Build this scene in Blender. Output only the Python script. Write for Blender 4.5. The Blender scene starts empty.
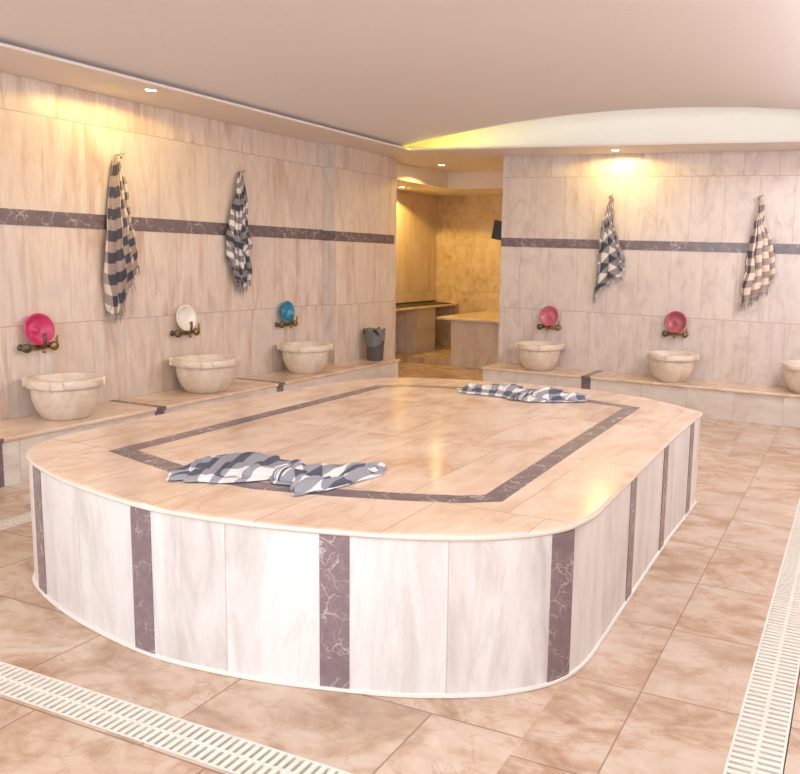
import bpy, bmesh, math, random
from mathutils import Vector, Matrix
from mathutils import noise as mnoise
random.seed(7)
C = bpy.context.scene.collection
sc = bpy.context.scene
PI = math.pi

# ------------------------------------------------------------------ camera
yaw, pitch, roll = math.radians(22.427), math.radians(8.098), math.radians(1.790)
fw = Vector((-math.sin(yaw)*math.cos(pitch), math.cos(yaw)*math.cos(pitch), -math.sin(pitch)))
rt = Vector((math.cos(yaw), math.sin(yaw), 0)); up = rt.cross(fw)
r2 = rt*math.cos(roll) + up*math.sin(roll); u2 = -rt*math.sin(roll) + up*math.cos(roll)
cd = bpy.data.cameras.new('camera'); cam = bpy.data.objects.new('camera', cd); C.objects.link(cam)
M = Matrix((r2, u2, -fw)).transposed().to_4x4(); M.translation = Vector((0, 0, 1.55)); cam.matrix_world = M
cd.sensor_width = 36; cd.lens = 814.4/800*36
cd.shift_x = (400-521.6)/800; cd.shift_y = (371.8-387)/800
cd.clip_start = .05
sc.camera = cam

# ------------------------------------------------------------------ world, exposure, large lights
w = bpy.data.worlds.new('world'); sc.world = w; w.use_nodes = True
bg = w.node_tree.nodes['Background']; bg.inputs[0].default_value = (.85, .92, 1, 1); bg.inputs[1].default_value = 1.0
vs = sc.view_settings
vs.view_transform = 'Standard'; vs.look = 'None'; vs.gamma = 1; vs.use_curve_mapping = False
vs.exposure = 0.0

def area(name, loc, rot, sx, sy, e, col):
    l = bpy.data.lights.new(name, 'AREA'); l.shape = 'RECTANGLE'; l.size = sx; l.size_y = sy; l.energy = e; l.color = col
    o = bpy.data.objects.new(name, l); o.location = loc; o.rotation_euler = rot; C.objects.link(o); return o
# added front fill, set in a made-up window opening behind the camera
area('front_fill_light', (-2.1, -2.95, 1.55), (PI/2+.22, 0, 0), 4.6, 1.9, 112, (.88, .95, 1))
# added overhead fill for the near half of the room, no lamp known there
area('overhead_fill_light', (-2.2, .2, 2.6), (0, 0, 0), 2.6, 1.6, 22, (1, .97, .94))
# added fill strip on the right-hand soffit, brightening the vault
area('vault_fill_right', (.17, 3.0, 2.715), (0, PI/2+.25, 0), .04, 9.0, 74, (1, .97, .95))
area('vault_fill_rear', (-2.2, -2.6, 2.6), (PI/2+.5, 0, 0), 5.0, .1, 40, (.96, .97, 1))  # added uplight behind the camera, brightening the vault

# ------------------------------------------------------------------ node helpers
class N:
    def __init__(s, name, rough=.4, spec=.5):
        s.m = bpy.data.materials.new(name); s.m.use_nodes = True
        s.nt = s.m.node_tree; s.b = s.nt.nodes['Principled BSDF']
        s.b.inputs['Roughness'].default_value = rough
        s.b.inputs['Specular IOR Level'].default_value = spec
    def n(s, t, **k):
        x = s.nt.nodes.new(t)
        for a, v in k.items(): setattr(x, a, v)
        return x
    def lk(s, a, b): s.nt.links.new(a, b)
    def put(s, inp, v):
        if isinstance(v, (int, float)): inp.default_value = v
        elif isinstance(v, tuple): inp.default_value = v if len(v) != 3 or inp.type == 'VECTOR' else (*v, 1)
        else: s.lk(v, inp)
    def math(s, op, a, b=0.0, c=None, clamp=False):
        x = s.n('ShaderNodeMath', operation=op); x.use_clamp = clamp
        s.put(x.inputs[0], a); s.put(x.inputs[1], b)
        if c is not None: s.put(x.inputs[2], c)
        return x.outputs[0]
    def xyz(s, x, y, z):
        c = s.n('ShaderNodeCombineXYZ'); s.put(c.inputs[0], x); s.put(c.inputs[1], y); s.put(c.inputs[2], z); return c.outputs[0]
    def coord(s, uv=False):
        t = s.n('ShaderNodeTexCoord'); p = s.n('ShaderNodeSeparateXYZ'); s.lk(t.outputs['UV' if uv else 'Object'], p.inputs[0]); return p.outputs
    def noise(s, v, scale, detail=4, dist=0.0, rough=.5):
        x = s.n('ShaderNodeTexNoise'); s.put(x.inputs['Vector'], v); x.inputs['Scale'].default_value = scale
        x.inputs['Detail'].default_value = detail; x.inputs['Distortion'].default_value = dist; x.inputs['Roughness'].default_value = rough
        return x.outputs['Fac']
    def vor_edge(s, v, scale):
        x = s.n('ShaderNodeTexVoronoi', feature='DISTANCE_TO_EDGE'); s.put(x.inputs['Vector'], v); x.inputs['Scale'].default_value = scale
        return x.outputs['Distance']
    def white(s, v):
        x = s.n('ShaderNodeTexWhiteNoise', noise_dimensions='3D'); s.put(x.inputs['Vector'], v); return x.outputs['Value']
    def sm(s, v, a, b):                       # smoothstep a..b -> 0..1
        x = s.n('ShaderNodeMapRange', interpolation_type='SMOOTHSTEP'); s.put(x.inputs[0], v)
        lo, hi, f, t = (a, b, 0, 1) if a < b else (b, a, 1, 0)
        x.inputs[1].default_value = lo; x.inputs[2].default_value = hi; x.inputs[3].default_value = f; x.inputs[4].default_value = t
        return x.outputs[0]
    def mix(s, f, a, b):
        x = s.n('ShaderNodeMix', data_type='RGBA'); s.put(x.inputs[0], f); s.put(x.inputs[6], a); s.put(x.inputs[7], b); return x.outputs[2]
    def ramp(s, f, pts):
        x = s.n('ShaderNodeValToRGB'); s.put(x.inputs[0], f); e = x.color_ramp.elements
        while len(e) < len(pts): e.new(.5)
        for q, (p, c) in zip(e, pts): q.position = p; q.color = (*c, 1)
        return x.outputs[0]
    def grid(s, u, v, W, H, ou=0.0, ov=0.0, stag=0.0, jw=.003):   # -> idx u, idx v, joint mask
        vv = s.math('DIVIDE', s.math('SUBTRACT', v, ov), H); iv = s.math('FLOOR', vv)
        uu = s.math('ADD', s.math('DIVIDE', s.math('SUBTRACT', u, ou), W), s.math('MULTIPLY', iv, stag)); iu = s.math('FLOOR', uu)
        du = s.math('MULTIPLY', s.math('SUBTRACT', .5, s.math('ABSOLUTE', s.math('SUBTRACT', s.math('FRACT', uu), .5))), W)
        dv = s.math('MULTIPLY', s.math('SUBTRACT', .5, s.math('ABSOLUTE', s.math('SUBTRACT', s.math('FRACT', vv), .5))), H)
        j = s.sm(s.math('MINIMUM', du, dv), jw*1.3, jw*.5)
        return iu, iv, j
    def done(s, col, bump=None, rough=None):
        s.put(s.b.inputs['Base Color'], col)
        if rough is not None: s.put(s.b.inputs['Roughness'], rough)
        if bump is not None:
            b = s.n('ShaderNodeBump'); b.inputs['Strength'].default_value = bump[1]; b.inputs['Distance'].default_value = bump[2]
            s.lk(bump[0], b.inputs['Height']); s.lk(b.outputs[0], s.b.inputs['Normal'])
        return s.m

def wall_marble(name, ax, warm=0.0, grey=0.0, jk=.45):
    s = N(name, .38, .35); p = s.coord(); u = p[ax]; z = p[2]
    row = s.math('ADD', s.math('ADD', s.math('GREATER_THAN', z, .955), s.math('GREATER_THAN', z, 1.7)), s.math('GREATER_THAN', z, 2.42))
    uu = s.math('DIVIDE', s.math('ADD', u, s.math('MULTIPLY', row, .171)), .345); iu = s.math('FLOOR', uu)
    du = s.math('MULTIPLY', s.math('SUBTRACT', .5, s.math('ABSOLUTE', s.math('SUBTRACT', s.math('FRACT', uu), .5))), .345)
    dz = s.math('MINIMUM', s.math('ABSOLUTE', s.math('SUBTRACT', z, .955)), s.math('ABSOLUTE', s.math('SUBTRACT', z, 2.42)))
    j = s.math('MAXIMUM', s.math('MULTIPLY', s.sm(du, .0045, .0015), jk), s.math('MULTIPLY', s.sm(dz, .006, .002), .9))
    r = s.white(s.xyz(iu, row, 3.0)); rb = s.white(s.xyz(iu, row, 9.0))
    vv = s.xyz(s.math('ADD', s.math('MULTIPLY', u, 1.0), s.math('MULTIPLY', r, 31.0)), s.math('MULTIPLY', rb, 17.0), s.math('MULTIPLY', z, .16))
    a = s.noise(vv, 7.0, 7, .9, .6)
    vw = s.xyz(s.math('ADD', u, s.math('MULTIPLY', rb, 11.0)), r, s.math('MULTIPLY', z, .1))
    fine = s.noise(vw, 42.0, 8, .5, .75)
    cloud = s.noise(s.xyz(u, rb, z), 3.2, 5, .6)
    col = s.ramp(a, [(.26, (.46, .32, .26)), (.39, (.63, .485, .41)), (.49, (.74, .635, .565)), (.60, (.77, .68, .63)), (.74, (.63, .56, .545))])
    col = s.mix(s.math('MULTIPLY', s.sm(fine, .44, .70), .6), col, (.55, .39, .33))
    col = s.mix(s.math('MULTIPLY', s.sm(cloud, .48, .70), .55), col, (.60, .53, .52))
    col = s.mix(s.math('MULTIPLY', s.sm(rb, .55, 1.0), .35), col, (.66, .59, .57))
    col = s.mix(s.math('MULTIPLY', s.sm(r, .6, 1.0), .3), col, (.76, .64, .52))
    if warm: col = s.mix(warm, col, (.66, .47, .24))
    if grey:
        sw = s.noise(s.xyz(s.math('ADD', u, s.math('MULTIPLY', r, 5.0)), rb, s.math('MULTIPLY', z, .55)), 5.0, 7, 1.6, .62)
        g = s.ramp(sw, [(.32, (.47, .40, .385)), (.44, (.62, .55, .53)), (.54, (.70, .635, .605)), (.68, (.73, .66, .61))])
        col = s.mix(grey, col, g)
        col = s.mix(s.math('MULTIPLY', s.sm(r, .45, 1.0), .25), col, (.56, .50, .50))
    col = s.mix(s.math('MULTIPLY', j, .7), col, (.40, .30, .25))
    return s.done(col, (s.math('SUBTRACT', 1.0, j), .3, .002))

def slab_marble(name, us, W, H, ou, ov, stag, cols, rough=.2, jcol=(.45, .30, .20), jw=.003, jf=.7, stretch=(1, .25), uv=False, cut=None, white=None):
    s = N(name, rough); p = s.coord(uv); u, v = p[us[0]], p[us[1]]
    iu, iv, j = s.grid(u, v, W, H, ou, ov, stag, jw)
    if cut:
        iu2, iv2, jb = s.grid(u, v, *cut[1:]); c = s.math('GREATER_THAN', u, cut[0])
        mixf = lambda A, B: s.math('ADD', s.math('MULTIPLY', A, s.math('SUBTRACT', 1.0, c)), s.math('MULTIPLY', B, c))
        iu, iv, j = mixf(iu, iu2), mixf(iv, iv2), mixf(j, jb)
    r = s.white(s.xyz(iu, iv, 1.0)); rb = s.white(s.xyz(iu, iv, 5.0))
    vec = s.xyz(s.math('MULTIPLY', s.math('ADD', u, s.math('MULTIPLY', r, 23.0)), stretch[0]), s.math('MULTIPLY', s.math('ADD', v, s.math('MULTIPLY', rb, 9.0)), stretch[1]), r)
    a = s.noise(vec, 4.0, 7, 1.2, .6); b = s.noise(vec, 15.0, 6, .8, .6)
    col = s.ramp(s.math('ADD', s.math('MULTIPLY', a, .7), s.math('MULTIPLY', b, .3)), [(.36, cols[0]), (.46, cols[1]), (.54, cols[2]), (.66, cols[3])])
    vein = s.noise(vec, 2.2, 6, 1.6, .55)
    vm = s.sm(s.math('ABSOLUTE', s.math('SUBTRACT', vein, .5)), .012, .0)
    col = s.mix(s.math('MULTIPLY', vm, .35), col, cols[0])
    col = s.mix(s.math('MULTIPLY', s.math('SUBTRACT', r, .5), .22, clamp=True), col, cols[0])
    col = s.mix(s.math('MULTIPLY', s.math('SUBTRACT', rb, .5), .5, clamp=True), col, cols[3])
    col = s.mix(s.math('MULTIPLY', j, jf), col, jcol)
    rg = s.math('ADD', rough, s.math('MULTIPLY', b, .08))
    return s.done(col, (s.math('SUBTRACT', 1.0, j), .25, .002), rg)

def dark_marble(name, k=1.0):
    s = N(name, .25); t = s.n('ShaderNodeTexCoord'); o = t.outputs['Object']
    d = s.n('ShaderNodeTexNoise'); s.lk(o, d.inputs['Vector']); d.inputs['Scale'].default_value = 9; d.inputs['Detail'].default_value = 4
    m = s.n('ShaderNodeMix', data_type='VECTOR'); m.inputs[0].default_value = .12; s.lk(o, m.inputs[4]); s.lk(d.outputs['Color'], m.inputs[5])
    e = s.math('MINIMUM', s.vor_edge(m.outputs[1], 13.0), s.math('ADD', s.math('MULTIPLY', s.vor_edge(m.outputs[1], 31.0), 1.6), .004)); br = s.noise(o, 11.0, 4)
    v = s.math('MULTIPLY', s.sm(e, .035, .0), s.sm(br, .40, .60))
    base = s.mix(s.noise(o, 22.0, 6, .5, .7), (.095*k, .065*k, .075*k), (.21*k, .165*k, .185*k))
    return s.done(s.mix(s.math('MULTIPLY', v, .8), base, (.62, .54, .50)))

def plain(name, col, rough=.5, metal=0.0, nz=0.0, nscale=20, spec=.5, **k):
    s = N(name, rough, spec); s.b.inputs['Metallic'].default_value = metal
    for a, v in k.items(): s.b.inputs[a.replace('_', ' ')].default_value = v
    t = s.n('ShaderNodeTexCoord'); f = s.noise(t.outputs['Object'], nscale, 4)
    c = s.mix(f, tuple(x*(1-nz) for x in col), tuple(min(1, x*(1+nz)) for x in col))
    return s.done(c)

def emit(name, col, st):
    s = N(name); s.b.inputs['Emission Color'].default_value = (*col, 1); s.b.inputs['Emission Strength'].default_value = st
    s.b.inputs['Base Color'].default_value = (*col, 1); return s.m

def plaid(name, mid, dark, light, off=0.0, cut=.5):
    s = N(name, .9, .1); p = s.coord(True)
    def bandf(c, o):
        f = s.math('FRACT', s.math('DIVIDE', s.math('ADD', c, o), .17)); return s.math('GREATER_THAN', f, cut), f
    bu, fu = bandf(p[0], off); bv, fv = bandf(p[1], off*1.7)
    both = s.math('MULTIPLY', bu, bv); any_ = s.math('MAXIMUM', bu, bv)
    def thin(c): return s.math('GREATER_THAN', s.math('FRACT', s.math('DIVIDE', c, .0187)), .78)
    th = s.math('MULTIPLY', s.math('MAXIMUM', thin(p[0]), thin(p[1])), .35)
    col = s.mix(th, light, tuple(x*.45 for x in light))
    col = s.mix(any_, col, mid); col = s.mix(both, col, dark)
    wv = s.noise(s.xyz(p[0], p[1], 0.0), 400.0, 2)
    return s.done(s.mix(s.math('MULTIPLY', wv, .15), col, (.3, .28, .3)), (wv, .2, .001))

# walls
WX = wall_marble('wall_marble_along_x', 0, 0.0, .62, .8); WY = wall_marble('wall_marble_along_y', 1)
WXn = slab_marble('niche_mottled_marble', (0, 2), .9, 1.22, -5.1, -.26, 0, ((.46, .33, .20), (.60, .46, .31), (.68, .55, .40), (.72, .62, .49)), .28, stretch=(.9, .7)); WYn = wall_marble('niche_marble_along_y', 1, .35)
warm4 = ((.60, .41, .29), (.71, .53, .405), (.78, .62, .50), (.83, .70, .58))
FLOOR = slab_marble('floor_marble', (0, 1), .73, .55, -.97, 1.18, .36, ((.36, .225, .145), (.51, .36, .26), (.60, .465, .37), (.67, .565, .485)), .2, (.22, .13, .09), .004, .75, (.6, .9), cut=(-.9, .36, .55, -.62, 2.73, 0.0, .003))
TOP = slab_marble('platform_top_marble', (0, 1), .45, .9, -1.6, 2.7, .33, warm4, .11, (.38, .22, .14), .0025, .6, (.7, .35))
BTOP = slab_marble('bench_top_marble', (0, 1), .7, .7, -1.2, 3.22, 0, warm4, .2, (.45, .28, .18), .002, .6, (.5, .5))
SIDE = slab_marble('platform_side_marble', (0, 1), .41, 5, .07, -1, 0, ((.58, .55, .54), (.71, .69, .685), (.78, .78, .79), (.81, .82, .835)), .3, (.42, .33, .27), .002, .6, (1.1, .22), uv=True)
SIDE2 = plain('lit_slab_edge', (.80, .76, .71), .2, nz=.08, nscale=6)  # paler than the top: light on the nosing is put into the colour
BFY = slab_marble('bench_front_marble_y', (1, 2), .47, 5, .2, -1, 0, ((.56, .49, .45), (.66, .59, .54), (.72, .66, .61), (.76, .71, .67)), .3, (.35, .26, .2), .0025, .6, (.4, .8))
BFX = slab_marble('bench_front_marble_x', (0, 2), .47, 5, .33, -1, 0, ((.56, .49, .45), (.66, .59, .54), (.72, .66, .61), (.76, .71, .67)), .3, (.35, .26, .2), .0025, .6, (.4, .8))
DARK = dark_marble('dark_veined_marble', 1.05)
DARKP_ = dark_marble('dark_lilac_marble', 1.55); DARKI = dark_marble('brown_inlay_marble', 1.15)
def plaster():
    s = N('ceiling_plaster', .9, .2); t = s.n('ShaderNodeTexCoord'); f = s.noise(t.outputs['Object'], 45.0, 5, 0, .7); g = s.noise(t.outputs['Object'], 1.5, 4)
    return s.done(s.mix(f, (.79, .755, .765), (.86, .825, .835)), (s.math('ADD', f, s.math('MULTIPLY', g, 2.0)), .35, .01))
PLASTER = plaster()
SOFFIT = plain('soffit_paint', (.82, .755, .725), .6, nz=.02)
LUN = plain('lunette_paint', (.86, .84, .80), .9, nz=.02)
BASIN = slab_marble('basin_marble', (0, 2), 9, 9, -4.0, -3, 0, ((.62, .47, .36), (.72, .60, .50), (.78, .69, .60), (.82, .75, .68)), .3, stretch=(1.5, 1.5))
BRASS = plain('tarnished_brass', (.30, .19, .09), .38, .9, .3, 30)
DBRASS = plain('dark_valve_metal', (.14, .11, .08), .4, .7, .3, 30)
CHROME = plain('hook_steel', (.45, .42, .38), .25, 1.0)
GRATE = plain('white_grate_plastic', (.80, .76, .70), .4, nz=.05)
CHAN = plain('dark_channel', (.10, .06, .035), .7, nz=.3)
SEAL = plain('white_sealant', (.80, .76, .72), .5)
DARKP = plain('dark_matt', (.05, .04, .035), .6, nz=.2)
BLACK = plain('black_plastic', (.015, .014, .014), .4)

# ------------------------------------------------------------------ mesh helpers
def obj(name, bm, mat, parent=None, smooth=False, bevel=0.0):
    me = bpy.data.meshes.new(name); bmesh.ops.recalc_face_normals(bm, faces=bm.faces[:]); bm.to_mesh(me); bm.free()
    o = bpy.data.objects.new(name, me); C.objects.link(o)
    for m in (mat if isinstance(mat, list) else [mat]): me.materials.append(m)
    if smooth:
        for f in me.polygons: f.use_smooth = True
    if bevel:
        b = o.modifiers.new('bevel', 'BEVEL'); b.width = bevel; b.segments = 3; b.limit_method = 'ANGLE'
    if parent: o.parent = parent
    return o
def thing(name, label, cat, group=None, loc=(0, 0, 0), rotz=0):
    o = bpy.data.objects.new(name, None); o.empty_display_size = .1; C.objects.link(o); o.location = loc; o.rotation_euler = (0, 0, rotz)
    return tag(o, label, cat, group)
def tag(o, label, cat, group=None):
    o['label'] = label; o['category'] = cat
    if group: o['group'] = group
    return o
def struct(name, bm, mat, **k):
    o = obj(name, bm, mat, **k); o['kind'] = 'structure'; return o
def bx(bm, x0, x1, y0, y1, z0, z1):
    v = [bm.verts.new((x, y, z)) for x in (x0, x1) for y in (y0, y1) for z in (z0, z1)]
    for f in ((0, 1, 3, 2), (4, 6, 7, 5), (0, 4, 5, 1), (2, 3, 7, 6), (0, 2, 6, 4), (1, 5, 7, 3)): bm.faces.new([v[i] for i in f])
def box(*a):
    bm = bmesh.new()
    for q in (a if isinstance(a[0], tuple) else [a]): bx(bm, *q)
    return bm
def prism(pts, z0, z1, bm=None, uv=False):
    bm = bm or bmesh.new(); n = len(pts)
    lo = [bm.verts.new((p[0], p[1], z0)) for p in pts]; hi = [bm.verts.new((p[0], p[1], z1)) for p in pts]
    bm.faces.new(hi); bm.faces.new(lo[::-1])
    L = bm.loops.layers.uv.new('UVMap') if uv else None; s = 0
    for i in range(n):
        j = (i+1) % n; f = bm.faces.new((lo[i], lo[j], hi[j], hi[i])); d = math.dist(pts[i], pts[j])
        if uv:
            for lp, q in zip(f.loops, ((s, z0), (s+d, z0), (s+d, z1), (s, z1))): lp[L].uv = q
        s += d
    return bm
def lathe(prof, seg=40, bm=None, M=None, close=False):
    bm = bm or bmesh.new(); rings = []
    for r, z in prof:
        if r < 1e-6: rings.append([bm.verts.new((0, 0, z))])
        else: rings.append([bm.verts.new((r*math.cos(2*PI*k/seg), r*math.sin(2*PI*k/seg), z)) for k in range(seg)])
    for a, b in zip(rings, rings[1:]):
        for k in range(seg):
            q = [a[k % len(a)], a[(k+1) % len(a)], b[(k+1) % len(b)], b[k % len(b)]]
            u = []
            for v in q:
                if v not in u: u.append(v)
            if len(u) > 2: bm.faces.new(u)
    if M is not None: bmesh.ops.transform(bm, matrix=M, verts=[v for r in rings for v in r])
    return bm
def tube(pts, r, seg=10, bm=None):
    bm = bm or bmesh.new(); pts = [Vector(p) for p in pts]; rings = []; n = len(pts)
    rr = r if isinstance(r, (list, tuple)) else [r]*n
    ref = None
    for i, p in enumerate(pts):
        t = (pts[min(i+1, n-1)] - pts[max(i-1, 0)]).normalized()
        if ref is None: ref = t.orthogonal().normalized()
        a = (ref - t*ref.dot(t)).normalized(); b = t.cross(a); ref = a
        rings.append([bm.verts.new(p + (a*math.cos(2*PI*k/seg) + b*math.sin(2*PI*k/seg))*rr[i]) for k in range(seg)])
    for a, b in zip(rings, rings[1:]):
        for k in range(seg): bm.faces.new((a[k], a[(k+1) % seg], b[(k+1) % seg], b[k]))
    bm.faces.new(rings[0][::-1]); bm.faces.new(rings[-1]); return bm
def dup(root, **k):
    r = root.copy(); C.objects.link(r)
    for ch in root.children:
        c = ch.copy(); C.objects.link(c); c.parent = r
        for g in ch.children:
            d = g.copy(); C.objects.link(d); d.parent = c
    return r
def lerp(a, b, t): return a + (b-a)*t
def table(tb, x):                       # piecewise linear lookup, rows (x, v...)
    if x <= tb[0][0]: return tb[0][1:]
    for a, b in zip(tb, tb[1:]):
        if x <= b[0]:
            t = (x-a[0])/(b[0]-a[0]); t = t*t*(3-2*t)*.5 + t*.5
            return tuple(lerp(p, q, t) for p, q in zip(a[1:], b[1:]))
    return tb[-1][1:]

# ------------------------------------------------------------------ the room
XL, XR, YB, YR, ZS = -5.42, .9, 8.62, -3.0, 2.66
gx0, gx1 = -.268, -.10; hx0, hx1 = -4.33, -4.17; gy0, gy1 = 1.745, 1.895; GE = 7.9
F = (-.10, 0.0)
fl = box((XL-.1, XR+.1, YR-.1, gy0, *F), (XL-.1, hx0, gy0, GE, *F), (hx1, gx0, gy1, GE, *F), (gx1, XR+.1, gy0, GE, *F), (-6.45, XR+.1, GE, 11.75, *F))
struct('floor', fl, FLOOR)
struct('floor_drain_channel', box((hx0, gx1, gy0, gy1, -.1, -.07), (gx0, gx1, gy1, GE, -.1, -.07), (hx0, hx1, gy1, GE, -.1, -.07)), CHAN)
struct('floor_step', box(-6.35, -5.22, 10.02, 11.65, 0, .08), FLOOR)
struct('wall_left', box(XL-.1, XL, YR, 8.56, 0, 2.75), WY)
struct('wall_left_pier', box((XL, -5.27, 7.39, 8.162, .3155, ZS), (XL, -5.27, 8.162, 8.65, 0, ZS)), [WY, WX])
for f in bpy.data.objects['wall_left_pier'].data.polygons:
    if abs(f.normal.y) > .5: f.material_index = 1
struct('wall_right', box(XR, XR+.1, YR, YB, 0, 2.75), WY)
struct('wall_back', box(-3.86, XR+.1, YB, YB+.2, 0, ZS), WX)
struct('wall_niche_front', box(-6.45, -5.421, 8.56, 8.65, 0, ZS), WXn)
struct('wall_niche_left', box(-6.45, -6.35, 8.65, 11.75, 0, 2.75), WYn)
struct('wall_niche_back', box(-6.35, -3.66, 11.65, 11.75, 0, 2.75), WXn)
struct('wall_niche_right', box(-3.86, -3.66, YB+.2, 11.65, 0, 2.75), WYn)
# rear wall; its wide window is made up to carry the front fill
struct('wall_rear', box((XL-.1, -4.5, YR-.1, YR, 0, 3.3), (.3, XR+.1, YR-.1, YR, 0, 3.3), (-4.5, .3, YR-.1, YR, 0, .55), (-4.5, .3, YR-.1, YR, 2.55, 3.3)), PLASTER)
struct('window_added_1', box((-4.5, .3, YR-.08, YR-.02, .55, .61), (-4.5, .3, YR-.08, YR-.02, 2.49, 2.55), (-4.5, -4.44, YR-.08, YR-.02, .61, 2.49), (.24, .3, YR-.08, YR-.02, .61, 2.49), (-2.13, -2.07, YR-.08, YR-.02, .61, 2.49)), GRATE)  # unseen window frame, added around the front fill
# soffit ring and barrel vault
SL, SB = -4.72, 8.02
sof = box((XL, SL, YR, YB-.0, ZS, ZS+.02), (SL, .2, SB, YB, ZS, ZS+.02), (.2, XR, YR, YB, ZS, ZS+.02), (-6.35, -3.86, YB, 9.62, ZS, ZS+.02))
struct('ceiling_soffit', sof, SOFFIT)
def vz(x): return 3.0 - (x+1.95)**2/27
xs = [-4.87 + i*5.75/60 for i in range(61)]
bm = bmesh.new()
prof = [(x, vz(x)) for x in xs] + [(x, vz(x)+.06) for x in xs[::-1]]
fr = [bm.verts.new((x, YR, z)) for x, z in prof]; bk = [bm.verts.new((x, 8.0, z)) for x, z in prof]
for i in range(len(prof)):
    j = (i+1) % len(prof); bm.faces.new((fr[i], fr[j], bk[j], bk[i]))
bm.faces.new(fr); bm.faces.new(bk)
v_ = struct('ceiling', bm, PLASTER)
bm = bmesh.new()                                  # header above the vault's far edge
prof = [(x, vz(x)+.062) for x in xs] + [(XR+.08, 2.70), (XR+.08, 3.4), (XL-.08, 3.4), (XL-.08, 2.70)]
fr = [bm.verts.new((x, 7.94, z)) for x, z in prof]; bk = [bm.verts.new((x, 7.99, z)) for x, z in prof]
for i in range(len(prof)):
    j = (i+1) % len(prof); bm.faces.new((fr[i], fr[j], bk[j], bk[i]))
bm.faces.new(fr); bm.faces.new(bk)
struct('ceiling_header', bm, PLASTER)
struct('wall_lunette', box((XL-.1, XR+.1, YB, YB+.06, ZS+.03, 3.4)), LUN)
struct('ceiling_lunette_recess', box((XL-.1, XR+.1, 7.9, YB+.06, 3.4, 3.44), (XL-.1, XL-.06, 7.99, YB, ZS+.03, 3.4), (XR+.06, XR+.1, 7.99, YB, ZS+.03, 3.4)), LUN)
# niche ceiling: raised tray with a lower soffit round it
struct('ceiling_niche', box((-5.49, -3.86, 9.62, 10.38, 2.69, 2.72), (-6.35, -5.49, 8.65, 9.62, 2.45, 2.655), (-6.35, -5.49, 9.62, 11.65, 2.45, 2.72), (-5.49, -3.86, 10.38, 11.65, 2.45, 2.72)), SOFFIT)
# dark marble band round the walls
struct('trim_1', box(XL, XL+.004, YR, 7.39, 1.652, 1.762), DARK)
struct('trim_2', box((XL+.004, -5.266, 7.386, 7.39, 1.648, 1.752), (-5.27, -5.266, 7.39, 8.60, 1.645, 1.75)), DARK)
struct('trim_3', box(-3.86, XR, YB-.004, YB, 1.650, 1.750), DARK)

# cove lighting behind the vault's far edge
def cove(name, xa, xb, col, st, lab):
    bm = bmesh.new(); n = 24; pts = [(lerp(xa, xb, i/n), 8.05, vz(lerp(xa, xb, i/n))+.045) for i in range(n+1)]
    tube(pts, .008, 6, bm); return tag(obj(name, bm, emit(name+'_glow', col, st)), lab, 'light')
cove('cove_light_strip', -4.35, .6, (1, .95, .86), 11, 'pale warm light strip hidden behind the arched ceiling edge over the back wall')
cove('cove_light_strip', -4.76, -4.35, (1, .86, .04), 75, 'yellow light strip at the left tip of the arched ceiling recess')

# ------------------------------------------------------------------ central platform
raw = [(-.885, 5.17), (-.888, 4.7), (-.890, 4.2), (-.880, 3.6), (-.870, 3.1), (-.872, 2.83), (-.925, 2.65), (-1.06, 2.50), (-1.20, 2.41), (-1.39, 2.325), (-1.61, 2.262), (-1.86, 2.205), (-2.15, 2.17), (-2.44, 2.172),
       (-2.88, 2.255), (-3.24, 2.375), (-3.46, 2.50), (-3.575, 2.70), (-3.60, 3.0), (-3.595, 3.5), (-3.56, 4.15), (-3.50, 4.68), (-3.38, 5.12), (-3.10, 5.40), (-2.56, 5.56), (-1.92, 5.63), (-1.36, 5.50), (-.885, 5.17)]
def catmull(P, n=8):
    out = []
    for i in range(len(P)-1):
        p0 = P[max(i-1, 0)]; p1 = P[i]; p2 = P[i+1]; p3 = P[min(i+2, len(P)-1)]
        for k in range(n):
            t = k/n; out.append(tuple(.5*((2*b) + (-a+c)*t + (2*a-5*b+4*c-d)*t*t + (-a+3*b-3*c+d)*t**3) for a, b, c, d in zip(p0, p1, p2, p3)))
    return out
body = catmull(raw)
def inset(P, d):
    n = len(P); out = []
    for i in range(n):
        a, b, c = Vector(P[i-1]), Vector(P[i]), Vector(P[(i+1) % n])
        t1 = (b-a).normalized(); t2 = (c-b).normalized(); n1 = Vector((t1.y, -t1.x)); n2 = Vector((t2.y, -t2.x))
        m = (n1+n2); m = m/max(.35, m.dot(n1)) if m.length > .01 else n1
        out.append(tuple(b + m*d))
    return out
# the outline runs clockwise seen from above: (t.y,-t.x) of a clockwise loop points inwards
def area2(P): return sum(P[i][0]*P[(i+1) % len(P)][1]-P[(i+1) % len(P)][0]*P[i][1] for i in range(len(P)))
SG = 1 if area2(body) < 0 else -1
edge = inset(body, -SG*.010)
ZP = .60
plat = thing('marble_platform', 'large raised marble platform with rounded front and dark inlay in the middle of the room', 'platform', loc=(0, 0, 0))
obj('side_cladding', prism(body, 0, ZP-.026, uv=True), SIDE, plat)
ts = obj('top_slab', prism(edge, ZP-.026, ZP), [TOP, SIDE2], plat, bevel=.011)
for f in ts.data.polygons:
    if abs(f.normal.z) < .5: f.material_index = 1
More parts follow.
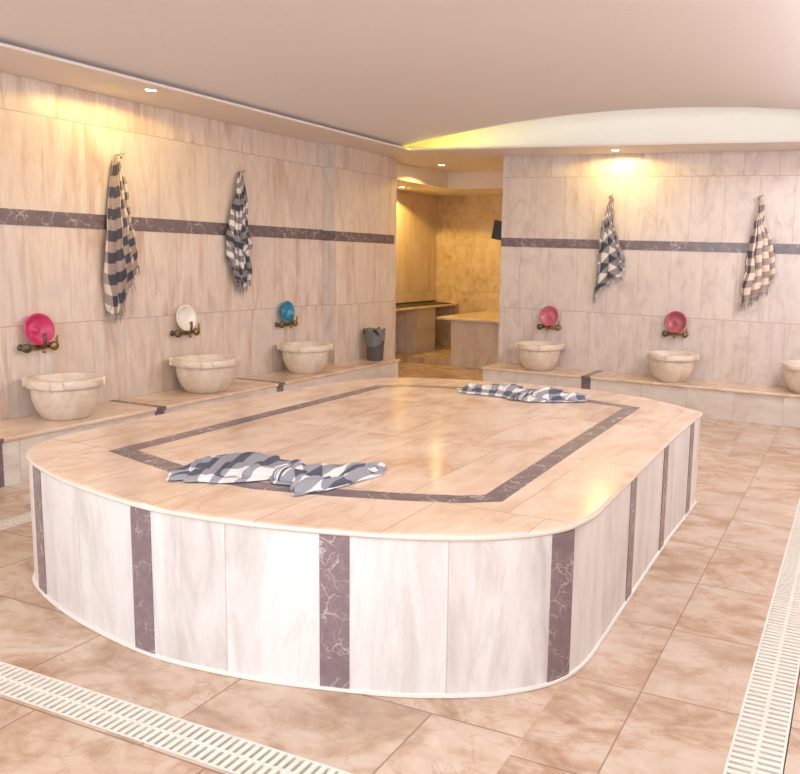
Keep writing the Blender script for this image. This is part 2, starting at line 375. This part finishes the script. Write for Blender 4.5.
# dark stripes on the side
cum = [0]
for a, b in zip(body, body[1:]+body[:1]): cum.append(cum[-1]+math.dist(a, b))
def at_s(s):
    s %= cum[-1]
    for i in range(len(body)):
        if cum[i+1] >= s:
            a, b = Vector(body[i]), Vector(body[(i+1) % len(body)]); t = (s-cum[i])/max(1e-9, cum[i+1]-cum[i]); p = a.lerp(b, t); d = (b-a).normalized()
            return p, Vector((-d.y, d.x))*SG
def s_of(x, y): return min((math.dist((x, y), at_s(k*.01)[0]), k*.01) for k in range(int(cum[-1]*100)))[1]
stripe_pts = [(-3.245, 2.38), (-2.41, 2.17), (-1.61, 2.26), (-.915, 2.672), (-.885, 3.49), (-.893, 4.20), (-.904, 4.90), (-1.5, 5.65), (-2.4, 5.66), (-3.3, 5.35), (-3.58, 4.5), (-3.62, 3.7), (-3.63, 3.0)]
for x, y in stripe_pts:
    s0 = s_of(x, y); bm = bmesh.new(); n = 8; hw = .054 if y < 3 else .05; ro = []
    for k in range(n+1):
        p, nn = at_s(s0-hw+2*hw*k/n)
        a = p+nn*.004; b = p-nn*.004
        ro.append([bm.verts.new((q.x, q.y, z)) for q, z in ((a, .001), (a, ZP-.027), (b, ZP-.027), (b, .001))])
    for a, b in zip(ro, ro[1:]):
        for k in range(4): bm.faces.new((a[k], a[(k+1) % 4], b[(k+1) % 4], b[k]))
    bm.faces.new(ro[0]); bm.faces.new(ro[-1])
    obj('inlay_stripe', bm, DARKP_, plat)
# inlay frame on the top
ino = [(-3.235, 2.735), (-2.72, 2.60), (-2.47, 2.57), (-2.24, 2.565), (-1.9, 2.635), (-1.63, 2.715), (-1.40, 2.80), (-1.262, 2.895), (-1.285, 4.0), (-1.302, 5.25), (-1.68, 5.35), (-2.15, 5.39), (-2.70, 5.34), (-3.08, 5.22), (-3.245, 5.06), (-3.245, 4.0)]
ino = [(a*.972, b*.972) for a, b in ino]
ini = inset(ino, (1 if area2(ino) < 0 else -1)*.095)
bm = bmesh.new(); n = len(ino)
O = [[bm.verts.new((p[0], p[1], z)) for p in P] for P, z in ((ino, ZP-.0015), (ino, ZP+.0012), (ini, ZP+.0012), (ini, ZP-.0015))]
for i in range(n):
    j = (i+1) % n
    for k in range(4): bm.faces.new((O[k][i], O[k][j], O[(k+1) % 4][j], O[(k+1) % 4][i]))
obj('inlay_frame', bm, DARKI, plat)
bd = inset(edge, SG*.008); bm = tube([(p[0], p[1], .006) for p in bd+bd[:1]], .009, 6)
obj('base_seal', bm, SEAL, plat)

# ------------------------------------------------------------------ benches
def bench(name, label, front_pts, base_pts, panel_mat, strips):
    t = thing(name, label, 'bench')
    obj('base', prism(base_pts, 0, .287), panel_mat, t)
    obj('top_slab', prism(front_pts, .287, .315), BTOP, t, bevel=.008)
    for q in strips: obj('inlay_strip', box(*q), DARK, t)
    return t
bench('basin_bench', 'long low marble bench along the left wall carrying three basins and a bin',
      [(XL+.002, YR+.002), (-4.895, YR+.002), (-4.895, 8.16), (XL+.002, 8.16)],
      [(XL+.002, YR+.002), (-4.915, YR+.002), (-4.915, 8.14), (XL+.002, 8.14)], BFY,
      [q for y in (.5, 1.93, 3.33, 4.63, 6.04) for q in [((-4.917, -4.911, y-.045, y+.045, .001, .286), (XL+.002, -4.893, y-.03, y+.03, .3151, .3165), (-4.897, -4.892, y-.045, y+.045, .286, .3155))]])
bench('basin_bench', 'low marble bench along the back wall, left end beside the niche opening',
      [(-3.84, 8.11), (XR-.002, 8.11), (XR-.002, YB-.002), (-3.84, YB-.002)], [(-3.82, 8.13), (XR-.002, 8.13), (XR-.002, YB-.002), (-3.82, YB-.002)], BFX,
      [((-2.665, -2.565, 8.124, 8.132, .001, .286), (-2.655, -2.575, 8.108, YB-.002, .3151, .3165), (-2.665, -2.565, 8.107, 8.112, .286, .3155))])
# niche furniture
t = thing('niche_bench', 'narrow marble ledge on a square leg along the niche left wall', 'bench')
obj('seat_slab', box(-6.348, -5.93, 9.2, 11.648, .735, .77), BTOP, t, bevel=.006)
obj('leg', box(-6.348, -6.0, 10.45, 11.0, .08, .735), WX, t)
m = thing('bath_mat', 'thin dark mat laid on the niche ledge', 'mat')
obj('mat_sheet', box(-6.34, -5.97, 9.4, 11.45, .77, .782), DARKP, m)
obj('raised_border', box(-6.345, -6.315, 10.2, 11.62, .782, .80), DARKP, m)
t = thing('niche_platform', 'square marble platform with light top slab at the back of the niche', 'platform')
obj('base', box(-5.21, -3.862, 10.02, 11.648, 0, .65), WX, t)
obj('top_slab', box(-5.38, -3.862, 9.9, 11.648, .65, .685), BTOP, t, bevel=.008)
# black box on the niche's return wall
t = thing('wall_speaker', 'small black tilted speaker box at the niche edge above the dark band', 'speaker', loc=(-4.03, 8.95, 1.84))
o = obj('cabinet', box(-.07, .05, -.06, .06, -.11, .11), BLACK, t, bevel=.008); o.rotation_euler = (0, .18, .1)
obj('bracket', box(.05, .168, -.02, .02, -.03, .03), DARKP, t)

# ------------------------------------------------------------------ downlights
LIT = emit('lamp_lens_glow', (1, .93, .72), 22)
def downlight(loc, label, e, grp='recessed ceiling downlights', col=(1, .78, .42), cone=175, bl=.15):
    t = thing('recessed_downlight', label, 'ceiling light', grp, loc=loc)
    obj('trim_ring', lathe([(.036, -.001), (.052, -.006), (.056, -.001), (.056, 0)], 28), SOFFIT, t, smooth=True)
    obj('lens', lathe([(0, -.004), (.036, -.004), (.036, -.001), (0, -.001)], 28), LIT, t)
    l = bpy.data.lights.new('downlight_bulb', 'SPOT'); l.energy = e; l.color = col; l.spot_size = math.radians(cone); l.spot_blend = bl; l.shadow_soft_size = .03
    b = bpy.data.objects.new('downlight_bulb', l); b.location = (0, 0, -.03); C.objects.link(b); b.parent = t
    return t
downlight((-4.89, 4.62, ZS), 'lit round downlight in the left wall soffit above the tall checked towel', 24, col=(1, .70, .20))
downlight((-2.47, 8.33, ZS), 'lit round downlight in the soffit over the back wall towel', 24, col=(1, .70, .22))
downlight((-5.05, 9.36, ZS), 'lit round downlight in the soffit over the niche entrance', 40, col=(1, .68, .20), cone=150)
downlight((-6.05, 10.07, 2.45), 'lit round downlight in the low ceiling at the niche left wall', 75, col=(1, .66, .16), cone=150)
downlight((-4.89, 1.4, ZS), 'round downlight in the left soffit nearer the entrance, outside the frame', 26)
downlight((.5, 5.0, ZS), 'added fill downlight in the right soffit, outside the frame', 95, col=(.98, .97, 1))  # right soffit downlights are unseen, added to even out the light
downlight((.5, 7.2, ZS), 'added fill downlight at the far end of the right soffit, outside the frame', 85, col=(.98, .97, 1))
downlight((.5, 1.4, ZS), 'added fill downlight in the right soffit nearer the entrance, outside the frame', 60, col=(.98, .97, 1))

# ------------------------------------------------------------------ basins
def make_basin(label):
    t = thing('marble_basin', label, 'basin', 'round marble wash basins')
    prof = [(0, .0), (.148, 0), (.155, .012), (.168, .022), (.200, .075), (.222, .14), (.228, .19), (.226, .218), (.228, .222), (.250, .226), (.256, .236), (.256, .277), (.249, .286),
            (.212, .286), (.204, .278), (.196, .20), (.165, .10), (.10, .06), (0, .05)]
    b = obj('bowl', lathe(prof, 56), BASIN, t, smooth=True)
    for k in range(4):
        a = k*PI/2; bm = box(.235, .275, -.040, .040, .228, .2875)
        bmesh.ops.rotate(bm, cent=(0, 0, 0), matrix=Matrix.Rotation(a, 3, 'Z'), verts=bm.verts[:])
        obj('rim_lug', bm, BASIN, t, bevel=.008)
    return t
basins = [((-5.145, 4.02), .7, 'round marble basin below the bright pink bowl, nearest on the left bench', .96),
          ((-5.145, 5.36), .8, 'round marble basin below the white bowl, middle of the left bench', 1.05),
          ((-5.145, 6.72), .6, 'round marble basin below the blue bowl, farthest on the left bench', 1.0),
          ((-3.24, 8.34), .5, 'round marble basin on the back bench nearest the niche', 1.0),
          ((-1.76, 8.345), .12, 'plain marble basin on the back bench under the dull red bowl', 1.0),
          ((-.42, 8.345), 0, 'marble basin cut by the right edge of the picture', 1.0)]
b0 = None
for (x, y), rz, lab, sc_ in basins:
    b = make_basin(lab) if b0 is None else dup(b0)
    b0 = b0 or b; b.location = (x, y, .3165); b.rotation_euler = (0, 0, rz); b.scale = (sc_, sc_, 1); b['label'] = lab

# ------------------------------------------------------------------ taps and plastic bowls
def make_tap(lab, lever):
    # local frame: wall at y=0, room towards -y, x to the right seen from the room
    t = thing('brass_tap', lab, 'tap', 'brass wall taps over the basins')
    obj('pipe', tube([(-.10, -.035, 0), (-.05, -.04, -.004), (0, -.042, -.006), (.05, -.04, -.004), (.10, -.035, 0)], [.013, .014, .018, .014, .013], 12), BRASS, t, smooth=True)
    for sx in (-1, 1):
        M = Matrix.Translation((sx*.105, 0, 0)) @ Matrix.Rotation(PI/2, 4, 'X')
        k = obj('valve', lathe([(0, .0), (.024, .0), (.024, .008), (.014, .014), (.014, .045), (.020, .05), (.032, .058), (.034, .075), (.026, .084), (0, .086)], 20, M=M), DBRASS if sx < 0 else BRASS, t, smooth=True)
        if sx > 0:
            obj('lever', tube([(.105, -.07, 0), (.125, -.075, .02), (.12, -.078, .055), (.128, -.08, .075)], [.008, .009, .008, .006], 8), BRASS, k, smooth=True)
    obj('spout', tube([(0, -.042, -.005), (0, -.075, -.004), (0, -.10, -.018), (0, -.104, -.04)], [.012, .011, .011, .012], 12), BRASS, t, smooth=True)
    if lever:
        obj('diverter', tube([(0, -.080, -.008), (0, -.110, .01), (0, -.118, .06), (0, -.112, .10)], [.010, .010, .011, .013], 10), DBRASS, t, smooth=True)
    return t
bowl_prof = [(0, .0), (.018, .0), (.03, .004), (.055, .004), (.058, .0), (.062, .0), (.066, .006), (.092, .026), (.104, .050), (.113, .054), (.114, .058), (.102, .058), (.088, .034), (.060, .012), (.030, .010), (.022, .018), (0, .02)]
def plastic(name, col, tint=0.12):
    s = N(name, .32); s.b.inputs['Subsurface Weight'].default_value = 0
    p = s.coord(); r = s.math('SQRT', s.math('ADD', s.math('MULTIPLY', p[0], p[0]), s.math('MULTIPLY', p[1], p[1])))
    f = s.math('MULTIPLY', s.noise(s.xyz(p[0], p[1], p[2]), 35.0, 3), tint)
    return s.done(s.mix(f, col, (.9, .8, .7)))
def make_bowl(lab, mat, tilt):
    o = obj('wash_bowl', lathe(bowl_prof, 44), mat, smooth=True)
    return tag(o, lab, 'bowl', 'plastic wash bowls hung over the taps')
PINK = plastic('hot_pink_plastic', (.60, .006, .14), .1); WHT = plastic('white_plastic', (.86, .82, .78), .05); BLU = plastic('blue_plastic', (.008, .24, .42), .05)
ROSE = plastic('rose_plastic', (.50, .03, .14), .3); DRED = plastic('dull_red_plastic', (.36, .025, .075), .2)
def tapset(x, y, side, z, mat, taplab, bowllab, lever, bs=1.0):
    # side 'L': wall x = XL, room towards +x ; side 'B': wall y = YB, room towards -y
    rz = PI/2 if side == 'L' else 0
    t = make_tap(taplab, lever); t.location = (x, y, z); t.rotation_euler = (0, 0, rz)
    b = make_bowl(bowllab, mat, 0)
    R = Matrix.Translation((x, y, z)) @ Matrix.Rotation(rz, 4, 'Z') @ Matrix.Translation((0, -.010, .121)) @ Matrix.Rotation(PI/2-.12, 4, 'X') @ Matrix.Rotation(0, 4, 'Z') @ Matrix.Scale(bs, 4)
    b.matrix_world = R
    return t, b
tapset(XL, 4.0, 'L', .803, PINK, 'brass wall tap with dark knob behind the bright pink bowl', 'bright pink plastic bowl on the tap nearest on the left wall', True)
tapset(XL, 5.37, 'L', .803, WHT, 'brass wall tap holding the white bowl', 'white plastic bowl on the middle tap of the left wall', True)
tapset(XL, 6.72, 'L', .79, BLU, 'brass wall tap holding the blue bowl', 'blue plastic bowl on the farthest tap of the left wall', True, .95)
tapset(-3.22, YB, 'B', .765, ROSE, 'dark brass tap on the back wall nearest the niche', 'pink plastic bowl on the back wall tap nearest the niche', False)
tapset(-1.79, YB, 'B', .78, DRED, 'dark brass tap on the back wall under the dull red bowl', 'dull red plastic bowl on the right back wall tap', False, 1.04)

# ------------------------------------------------------------------ waste bin
t = thing('waste_bin', 'small grey waste bin with crumpled bag liner on the left bench end', 'bin', loc=(-5.10, 7.93, .3165)); t.scale = (.93, .93, .98)
obj('bin_body', lathe([(0, 0), (.098, 0), (.102, .006), (.118, .33), (.122, .335), (.112, .335), (.096, .012), (0, .012)], 36), plain('bin_plastic', (.10, .095, .11), .45, nz=.1), t, smooth=True)
bm = bmesh.new(); seg, rows = 64, 16; R_ = []
for i in range(rows):
    v = i/(rows-1); ring = []
    for k in range(seg):
        a = 2*PI*k/seg; fold = mnoise.noise(Vector((math.cos(a)*3.5, math.sin(a)*3.5, v*3)))
        if v < .65: q = v/.65; r = .121 + .010*fold + .003*math.sin(a*9+fold*4) + .010*q*(1-q); z = lerp(.20+.04*math.sin(a*2+1), .345, q)
        else: q = (v-.65)/.35; r = .128 - .045*q + .012*fold; z = .352 + .03*math.sin(q*PI)*(1+1.4*fold) - .06*q
        z += .018*fold
        ring.append(bm.verts.new((r*math.cos(a), r*math.sin(a), z)))
    R_.append(ring)
for a, b in zip(R_, R_[1:]):
    for k in range(seg): bm.faces.new((a[k], a[(k+1) % seg], b[(k+1) % seg], b[k]))
obj('bag_liner', bm, plain('grey_bag_film', (.16, .16, .165), .3, nz=.35, nscale=25), t, smooth=True)
BAGB = plain('bag_black', (.02, .02, .022), .4)
for k in range(3):
    a = 2*PI*k/3-.9
    obj('bag_fold', tube([(.120*math.cos(a-.3), .120*math.sin(a-.3), .352), (.138*math.cos(a), .138*math.sin(a), .345), (.140*math.cos(a+.25), .140*math.sin(a+.25), .30)], [.014, .02, .006], 8), BAGB, t, smooth=True)

# ------------------------------------------------------------------ hooks and hanging towels
def make_hook(lab):
    t = thing('wall_hook', lab, 'hook', 'towel hooks on the walls')
    M = Matrix.Rotation(PI/2, 4, 'X')
    obj('back_plate', lathe([(0, 0), (.018, 0), (.018, .006), (.01, .01), (0, .011)], 18, M=M), CHROME, t, smooth=True)
    obj('prong', tube([(0, -.008, 0), (0, -.03, -.012), (0, -.045, -.010), (0, -.052, .012)], [.006, .006, .006, .009], 8), CHROME, t, smooth=True)
    obj('prong', tube([(.0, -.006, .0), (.012, -.03, .018), (.03, -.042, .022), (.036, -.046, .036)], [.005, .005, .005, .007], 8), CHROME, t, smooth=True)
    return t
PL = plaid('checked_cotton', (.36, .28, .255), (.06, .065, .09), (.82, .70, .60))
PL2 = plaid('checked_cotton_cool', (.24, .23, .255), (.045, .055, .08), (.80, .74, .72), .04)
FRI = plain('fringe_thread', (.33, .30, .31), .9)
def towel_hang(x, y, z, rz, lab, mat, outline, bottom, folds, seed, diag=0.0, lenm=1.15, W=.75):
    # outline rows (t, left, right) in metres beside the hook; bottom rows (u, drop)
    t = thing('hanging_towel', lab, 'towel', 'checked towels hanging on the walls', loc=(x, y, z), rotz=rz)
    bm = bmesh.new(); L = bm.loops.layers.uv.new('UVMap'); NU, NV = 96, 90; g = []
    rnd = random.Random(seed); ph = [rnd.random()*6.28 for _ in range(6)]
    def pos(u, v):
        drop = table(bottom, u)[0]; zz = v*drop; l, r = table(outline, zz)
        amp = min(1, v*3.5+.12)
        f = 2*PI*folds*u + ph[0] + .9*math.sin(2.3*v+ph[1]) + .5*v*math.sin(5*u+ph[2])
        uu = u + (.55/folds)*math.sin(f)*.75*amp + .02*math.sin(9*v+ph[3])*v
        uu = min(1.03, max(-.03, uu)); xx = lerp(l, r, uu)
        nz = mnoise.noise(Vector((u*4+seed, v*5, seed*.7)))
        dd = .042 + .024*amp*(1+math.cos(f))*.9 + .034*nz*v + .012*math.sin(2*f+ph[4])*amp*v
        xx += .026*mnoise.noise(Vector((u*3, v*9, seed+3.3)))*v
        return Vector((xx, -max(.010, dd), -zz))
    for j in range(NV+1):
        g.append([bm.verts.new(pos(i/NU, j/NV)) for i in range(NU+1)])
    for j in range(NV):
        for i in range(NU):
            f = bm.faces.new((g[j][i], g[j][i+1], g[j+1][i+1], g[j+1][i]))
            for lp, (a, b) in zip(f.loops, ((i, j), (i+1, j), (i+1, j+1), (i, j+1))):
                u_, v_ = a/NU*W, b/NV*lenm; lp[L].uv = (u_*math.cos(diag)-v_*math.sin(diag), u_*math.sin(diag)+v_*math.cos(diag))
    o = obj('cloth', bm, mat, t, smooth=True); s = o.modifiers.new('s', 'SOLIDIFY'); s.thickness = .003; s.offset = 0
    bm = bmesh.new()
    for i in range(0, NU+1, 3):
        p = pos(i/NU, 1); q = Vector(((rnd.random()-.5)*.02, (rnd.random()-.5)*.01, -.045-.03*rnd.random()))
        tube([p, p+q*.5, p+q], [.003, .004, .002], 5, bm)
    fo = obj('fringe', bm, FRI, t); fo['kind'] = 'stuff'
    # gathered knot of cloth over the hook
    return t
hooks = [((XL, 4.765, 2.215), PI/2, 'steel wall hook holding the longest towel under the left downlight'),
         ((XL, 6.105, 2.225), PI/2, 'steel wall hook holding the towel farther along the left wall'),
         ((-2.585, YB, 2.20), 0, 'steel wall hook on the back wall nearest its downlight'),
         ((-1.03, YB, 2.195), 0, 'steel wall hook holding the rightmost towel on the back wall')]
h0 = None
for loc, rz, lab in hooks:
    h = make_hook(lab) if h0 is None else dup(h0)
    h0 = h0 or h; h.location = loc; h.rotation_euler = (0, 0, rz); h['label'] = lab
towel_hang(XL, 4.765, 2.215, PI/2, 'longest brown and navy checked towel, hanging nearest on the left wall', PL,
           [(0, -.06, -.015), (.06, -.08, -.01), (.25, -.12, .02), (.5, -.16, .05), (.72, -.20, .09), (.9, -.20, .12), (1.05, -.19, .07), (1.3, -.17, .0)],
           [(0, 1.13), (.2, 1.22), (.45, 1.20), (.6, 1.10), (.72, 1.02), (.85, .90), (1, .84)], 4, 3, .05, 1.25)
towel_hang(XL, 6.105, 2.225, PI/2, 'short bunched navy and white checked towel, second on the left wall', PL2,
           [(0, -.04, .0), (.06, -.06, .015), (.2, -.09, .04), (.35, -.15, .03), (.55, -.21, .05), (.66, -.21, .10), (.72, -.20, .04), (.85, -.18, .07), (1.2, -.15, .06)],
           [(0, .80), (.2, .95), (.45, 1.04), (.6, 1.08), (.8, 1.0), (1, .98)], 5, 11, .3, 1.6)
towel_hang(-2.585, YB, 2.20, 0, 'grey checked towel hanging askew on the back wall under the downlight', PL2,
           [(0, .015, .05), (.10, -.01, .06), (.25, -.05, .07), (.45, -.07, .13), (.65, -.09, .21), (.78, -.10, .23), (.9, -.11, .20), (1.1, -.13, .02)],
           [(0, 1.10), (.2, 1.04), (.35, .93), (.5, .86), (.75, .84), (1, .76)], 3, 23, .75, 1.1)
towel_hang(-1.03, YB, 2.195, 0, 'brown and black checked towel, rightmost on the back wall', PL,
           [(0, .01, .05), (.10, .01, .06), (.25, -.03, .07), (.45, -.08, .16), (.6, -.09, .18), (.78, -.10, .21), (.92, -.12, .17), (1.2, -.14, .05)],
           [(0, 1.04), (.2, 1.06), (.4, 1.02), (.6, .96), (.8, .92), (1, .80)], 4, 31, .0, 1.2)

# ------------------------------------------------------------------ towels lying on the platform
def towel_lie(lab, back, front, mat, seed, folds, hmax, LEN=1.5, W=.6, z0=.6018):
    back = [(a*.972, b*.972) for a, b in back]; front = [(a*.972, b*.972) for a, b in front]
    cx_ = sum(p[0] for p in back+front)/len(back+front)
    back = [(cx_+(a-cx_)*.95, b) for a, b in back]; front = [(cx_+(a-cx_)*.95, b) for a, b in front]
    t = thing('folded_towel', lab, 'towel', 'checked towels left lying on the platform', loc=(sum(p[0] for p in back+front)/len(back+front), sum(p[1] for p in back+front)/len(back+front), z0))
    bx_, by_ = t.location.x, t.location.y
    bm = bmesh.new(); L = bm.loops.layers.uv.new('UVMap'); NS, NT = 130, 60; g = []
    nb = len(back)-1
    def P(tb, s):
        k = s*nb; i = min(nb-1, int(k)); f = k-i; return Vector(tb[i]).lerp(Vector(tb[i+1]), f)
    for i in range(NS+1):
        s = i/NS; row = []
        for j in range(NT+1):
            q = j/NT
            f = 2*PI*folds*q + 1.3*math.sin(5*s+seed)
            qq = min(1, max(0, q + (.5/folds)*.85*math.sin(f)*math.sin(PI*q)**.3))
            p = P(front, s).lerp(P(back, s), qq)
            env = min(1, 6*q, 6*(1-q))*min(1, 10*s+.15, 10*(1-s)+.15)
            n1 = mnoise.noise(Vector((s*7+seed, q*3, 1.1))); n2 = mnoise.noise(Vector((s*16, q*8+seed, 2.7)))
            n3 = abs(mnoise.noise(Vector((s*26+seed, q*5, 7.7))))
            h = hmax*env*max(.04, .34 + .34*math.cos(f) + .55*n1 + .35*n2 - .5*n3)
            e = .034*mnoise.noise(Vector((s*15, q*2.5, seed+5)))
            row.append(bm.verts.new((p.x-bx_+e*.6, p.y-by_+e, .003+h)))
        g.append(row)
    for i in range(NS):
        for j in range(NT):
            f = bm.faces.new((g[i][j], g[i+1][j], g[i+1][j+1], g[i][j+1]))
            for lp, (a, b) in zip(f.loops, ((i, j), (i+1, j), (i+1, j+1), (i, j+1))):
                # the right part of the towel is twisted over, so its checks run askew
                s_ = a/NS; tw = .7*min(1, max(0, (s_-.52)/.05)); u_, v_ = s_*LEN, b/NT*W
                lp[L].uv = (u_*math.cos(tw)-v_*math.sin(tw), u_*math.sin(tw)+v_*math.cos(tw))
    o = obj('cloth', bm, mat, t, smooth=True); s = o.modifiers.new('s', 'SOLIDIFY'); s.thickness = .003; s.offset = 1
    return t
PL3 = plaid('checked_cotton_lying', (.31, .32, .37), (.085, .095, .135), (.86, .83, .83), .03, .55)
towel_lie('crumpled navy and white checked towel lying on the front left inlay of the platform',
          [(-2.72, 2.66), (-2.76, 2.86), (-2.70, 3.00), (-2.46, 3.00), (-2.30, 2.97), (-2.20, 2.94), (-2.08, 3.05), (-1.97, 3.12), (-1.90, 3.10)],
          [(-2.63, 2.50), (-2.56, 2.51), (-2.46, 2.54), (-2.36, 2.58), (-2.26, 2.68), (-2.12, 2.66), (-2.00, 2.55), (-1.93, 2.68), (-1.87, 2.96)], PL3, 4, 3, .05)
towel_lie('crumpled navy and white checked towel lying at the far edge of the platform',
          [(-2.68, 5.22), (-2.66, 5.42), (-2.55, 5.52), (-2.35, 5.50), (-2.18, 5.52), (-2.0, 5.52), (-1.85, 5.46), (-1.72, 5.38), (-1.66, 5.30)],
          [(-2.62, 5.12), (-2.5, 5.08), (-2.38, 5.10), (-2.25, 5.10), (-2.15, 5.04), (-2.02, 5.02), (-1.9, 5.06), (-1.78, 5.14), (-1.66, 5.22)], PL3, 9, 2, .048)

# ------------------------------------------------------------------ drain grates
def grate_mesh(L_, W_):
    bm = bmesh.new(); n = round(L_/.0305); p = L_/n
    bx(bm, 0.001, L_-.001, 0.001, .008, -.022, .001); bx(bm, .001, L_-.001, W_-.008, W_-.001, -.022, .001); bx(bm, .001, L_-.001, W_/2-.006, W_/2+.006, -.022, 0)
    for k in range(n): bx(bm, k*p+.007, k*p+.007+.018, .008, W_-.008, -.016, .0012)
    return bm
gp = None
def grate(x, y, rz, lab, grp):
    global gp
    if gp is None: gp = obj('drain_grate', grate_mesh(.5, .15), GRATE); o = gp
    else: o = gp.copy(); C.objects.link(o)
    o.location = (x, y, 0); o.rotation_euler = (0, 0, rz); tag(o, lab, 'drain grate', grp); return o
ordn = ['first', 'second', 'third', 'fourth', 'fifth', 'sixth', 'seventh', 'eighth']
front = ['in the unseen corner left of the picture', 'just outside the left edge of the picture', 'cut by the left edge of the picture', 'in the whitest stretch at lower left', 'left of the spot where its gaps darken', 'with dark gaps, cut by the bottom edge of the picture', 'below the bottom edge of the picture', 'ending at the right channel, out of the picture']
for k in range(8): grate(hx0+.09+k*.5, gy0, 0, 'white slatted drain grate ' + front[k], 'drain grates in front of the platform')
for k in range(8):
    lab = 'white slatted drain grate right of the platform, ' + (ordn[k] + ' from the bottom edge' if k < 5 else ordn[k-5] + ' past the right edge of the picture')
    grate(gx1-.003, gy1+.05+k*.5, PI/2, lab, 'drain grates right of the platform').scale.y = 1.13
for k in range(7):
    lab = ['white slatted drain grate left of the platform, outside the frame', 'white slatted drain grate left of the platform, only just outside the frame', 'white slatted drain grate at the left edge, partly behind the platform corner'][k] if k < 3 else 'white slatted drain grate hidden behind the platform, %s from its front left corner' % ordn[k-2]
    grate(hx1-.005, gy1+.01+k*.5, PI/2, lab, 'drain grates left of the platform')
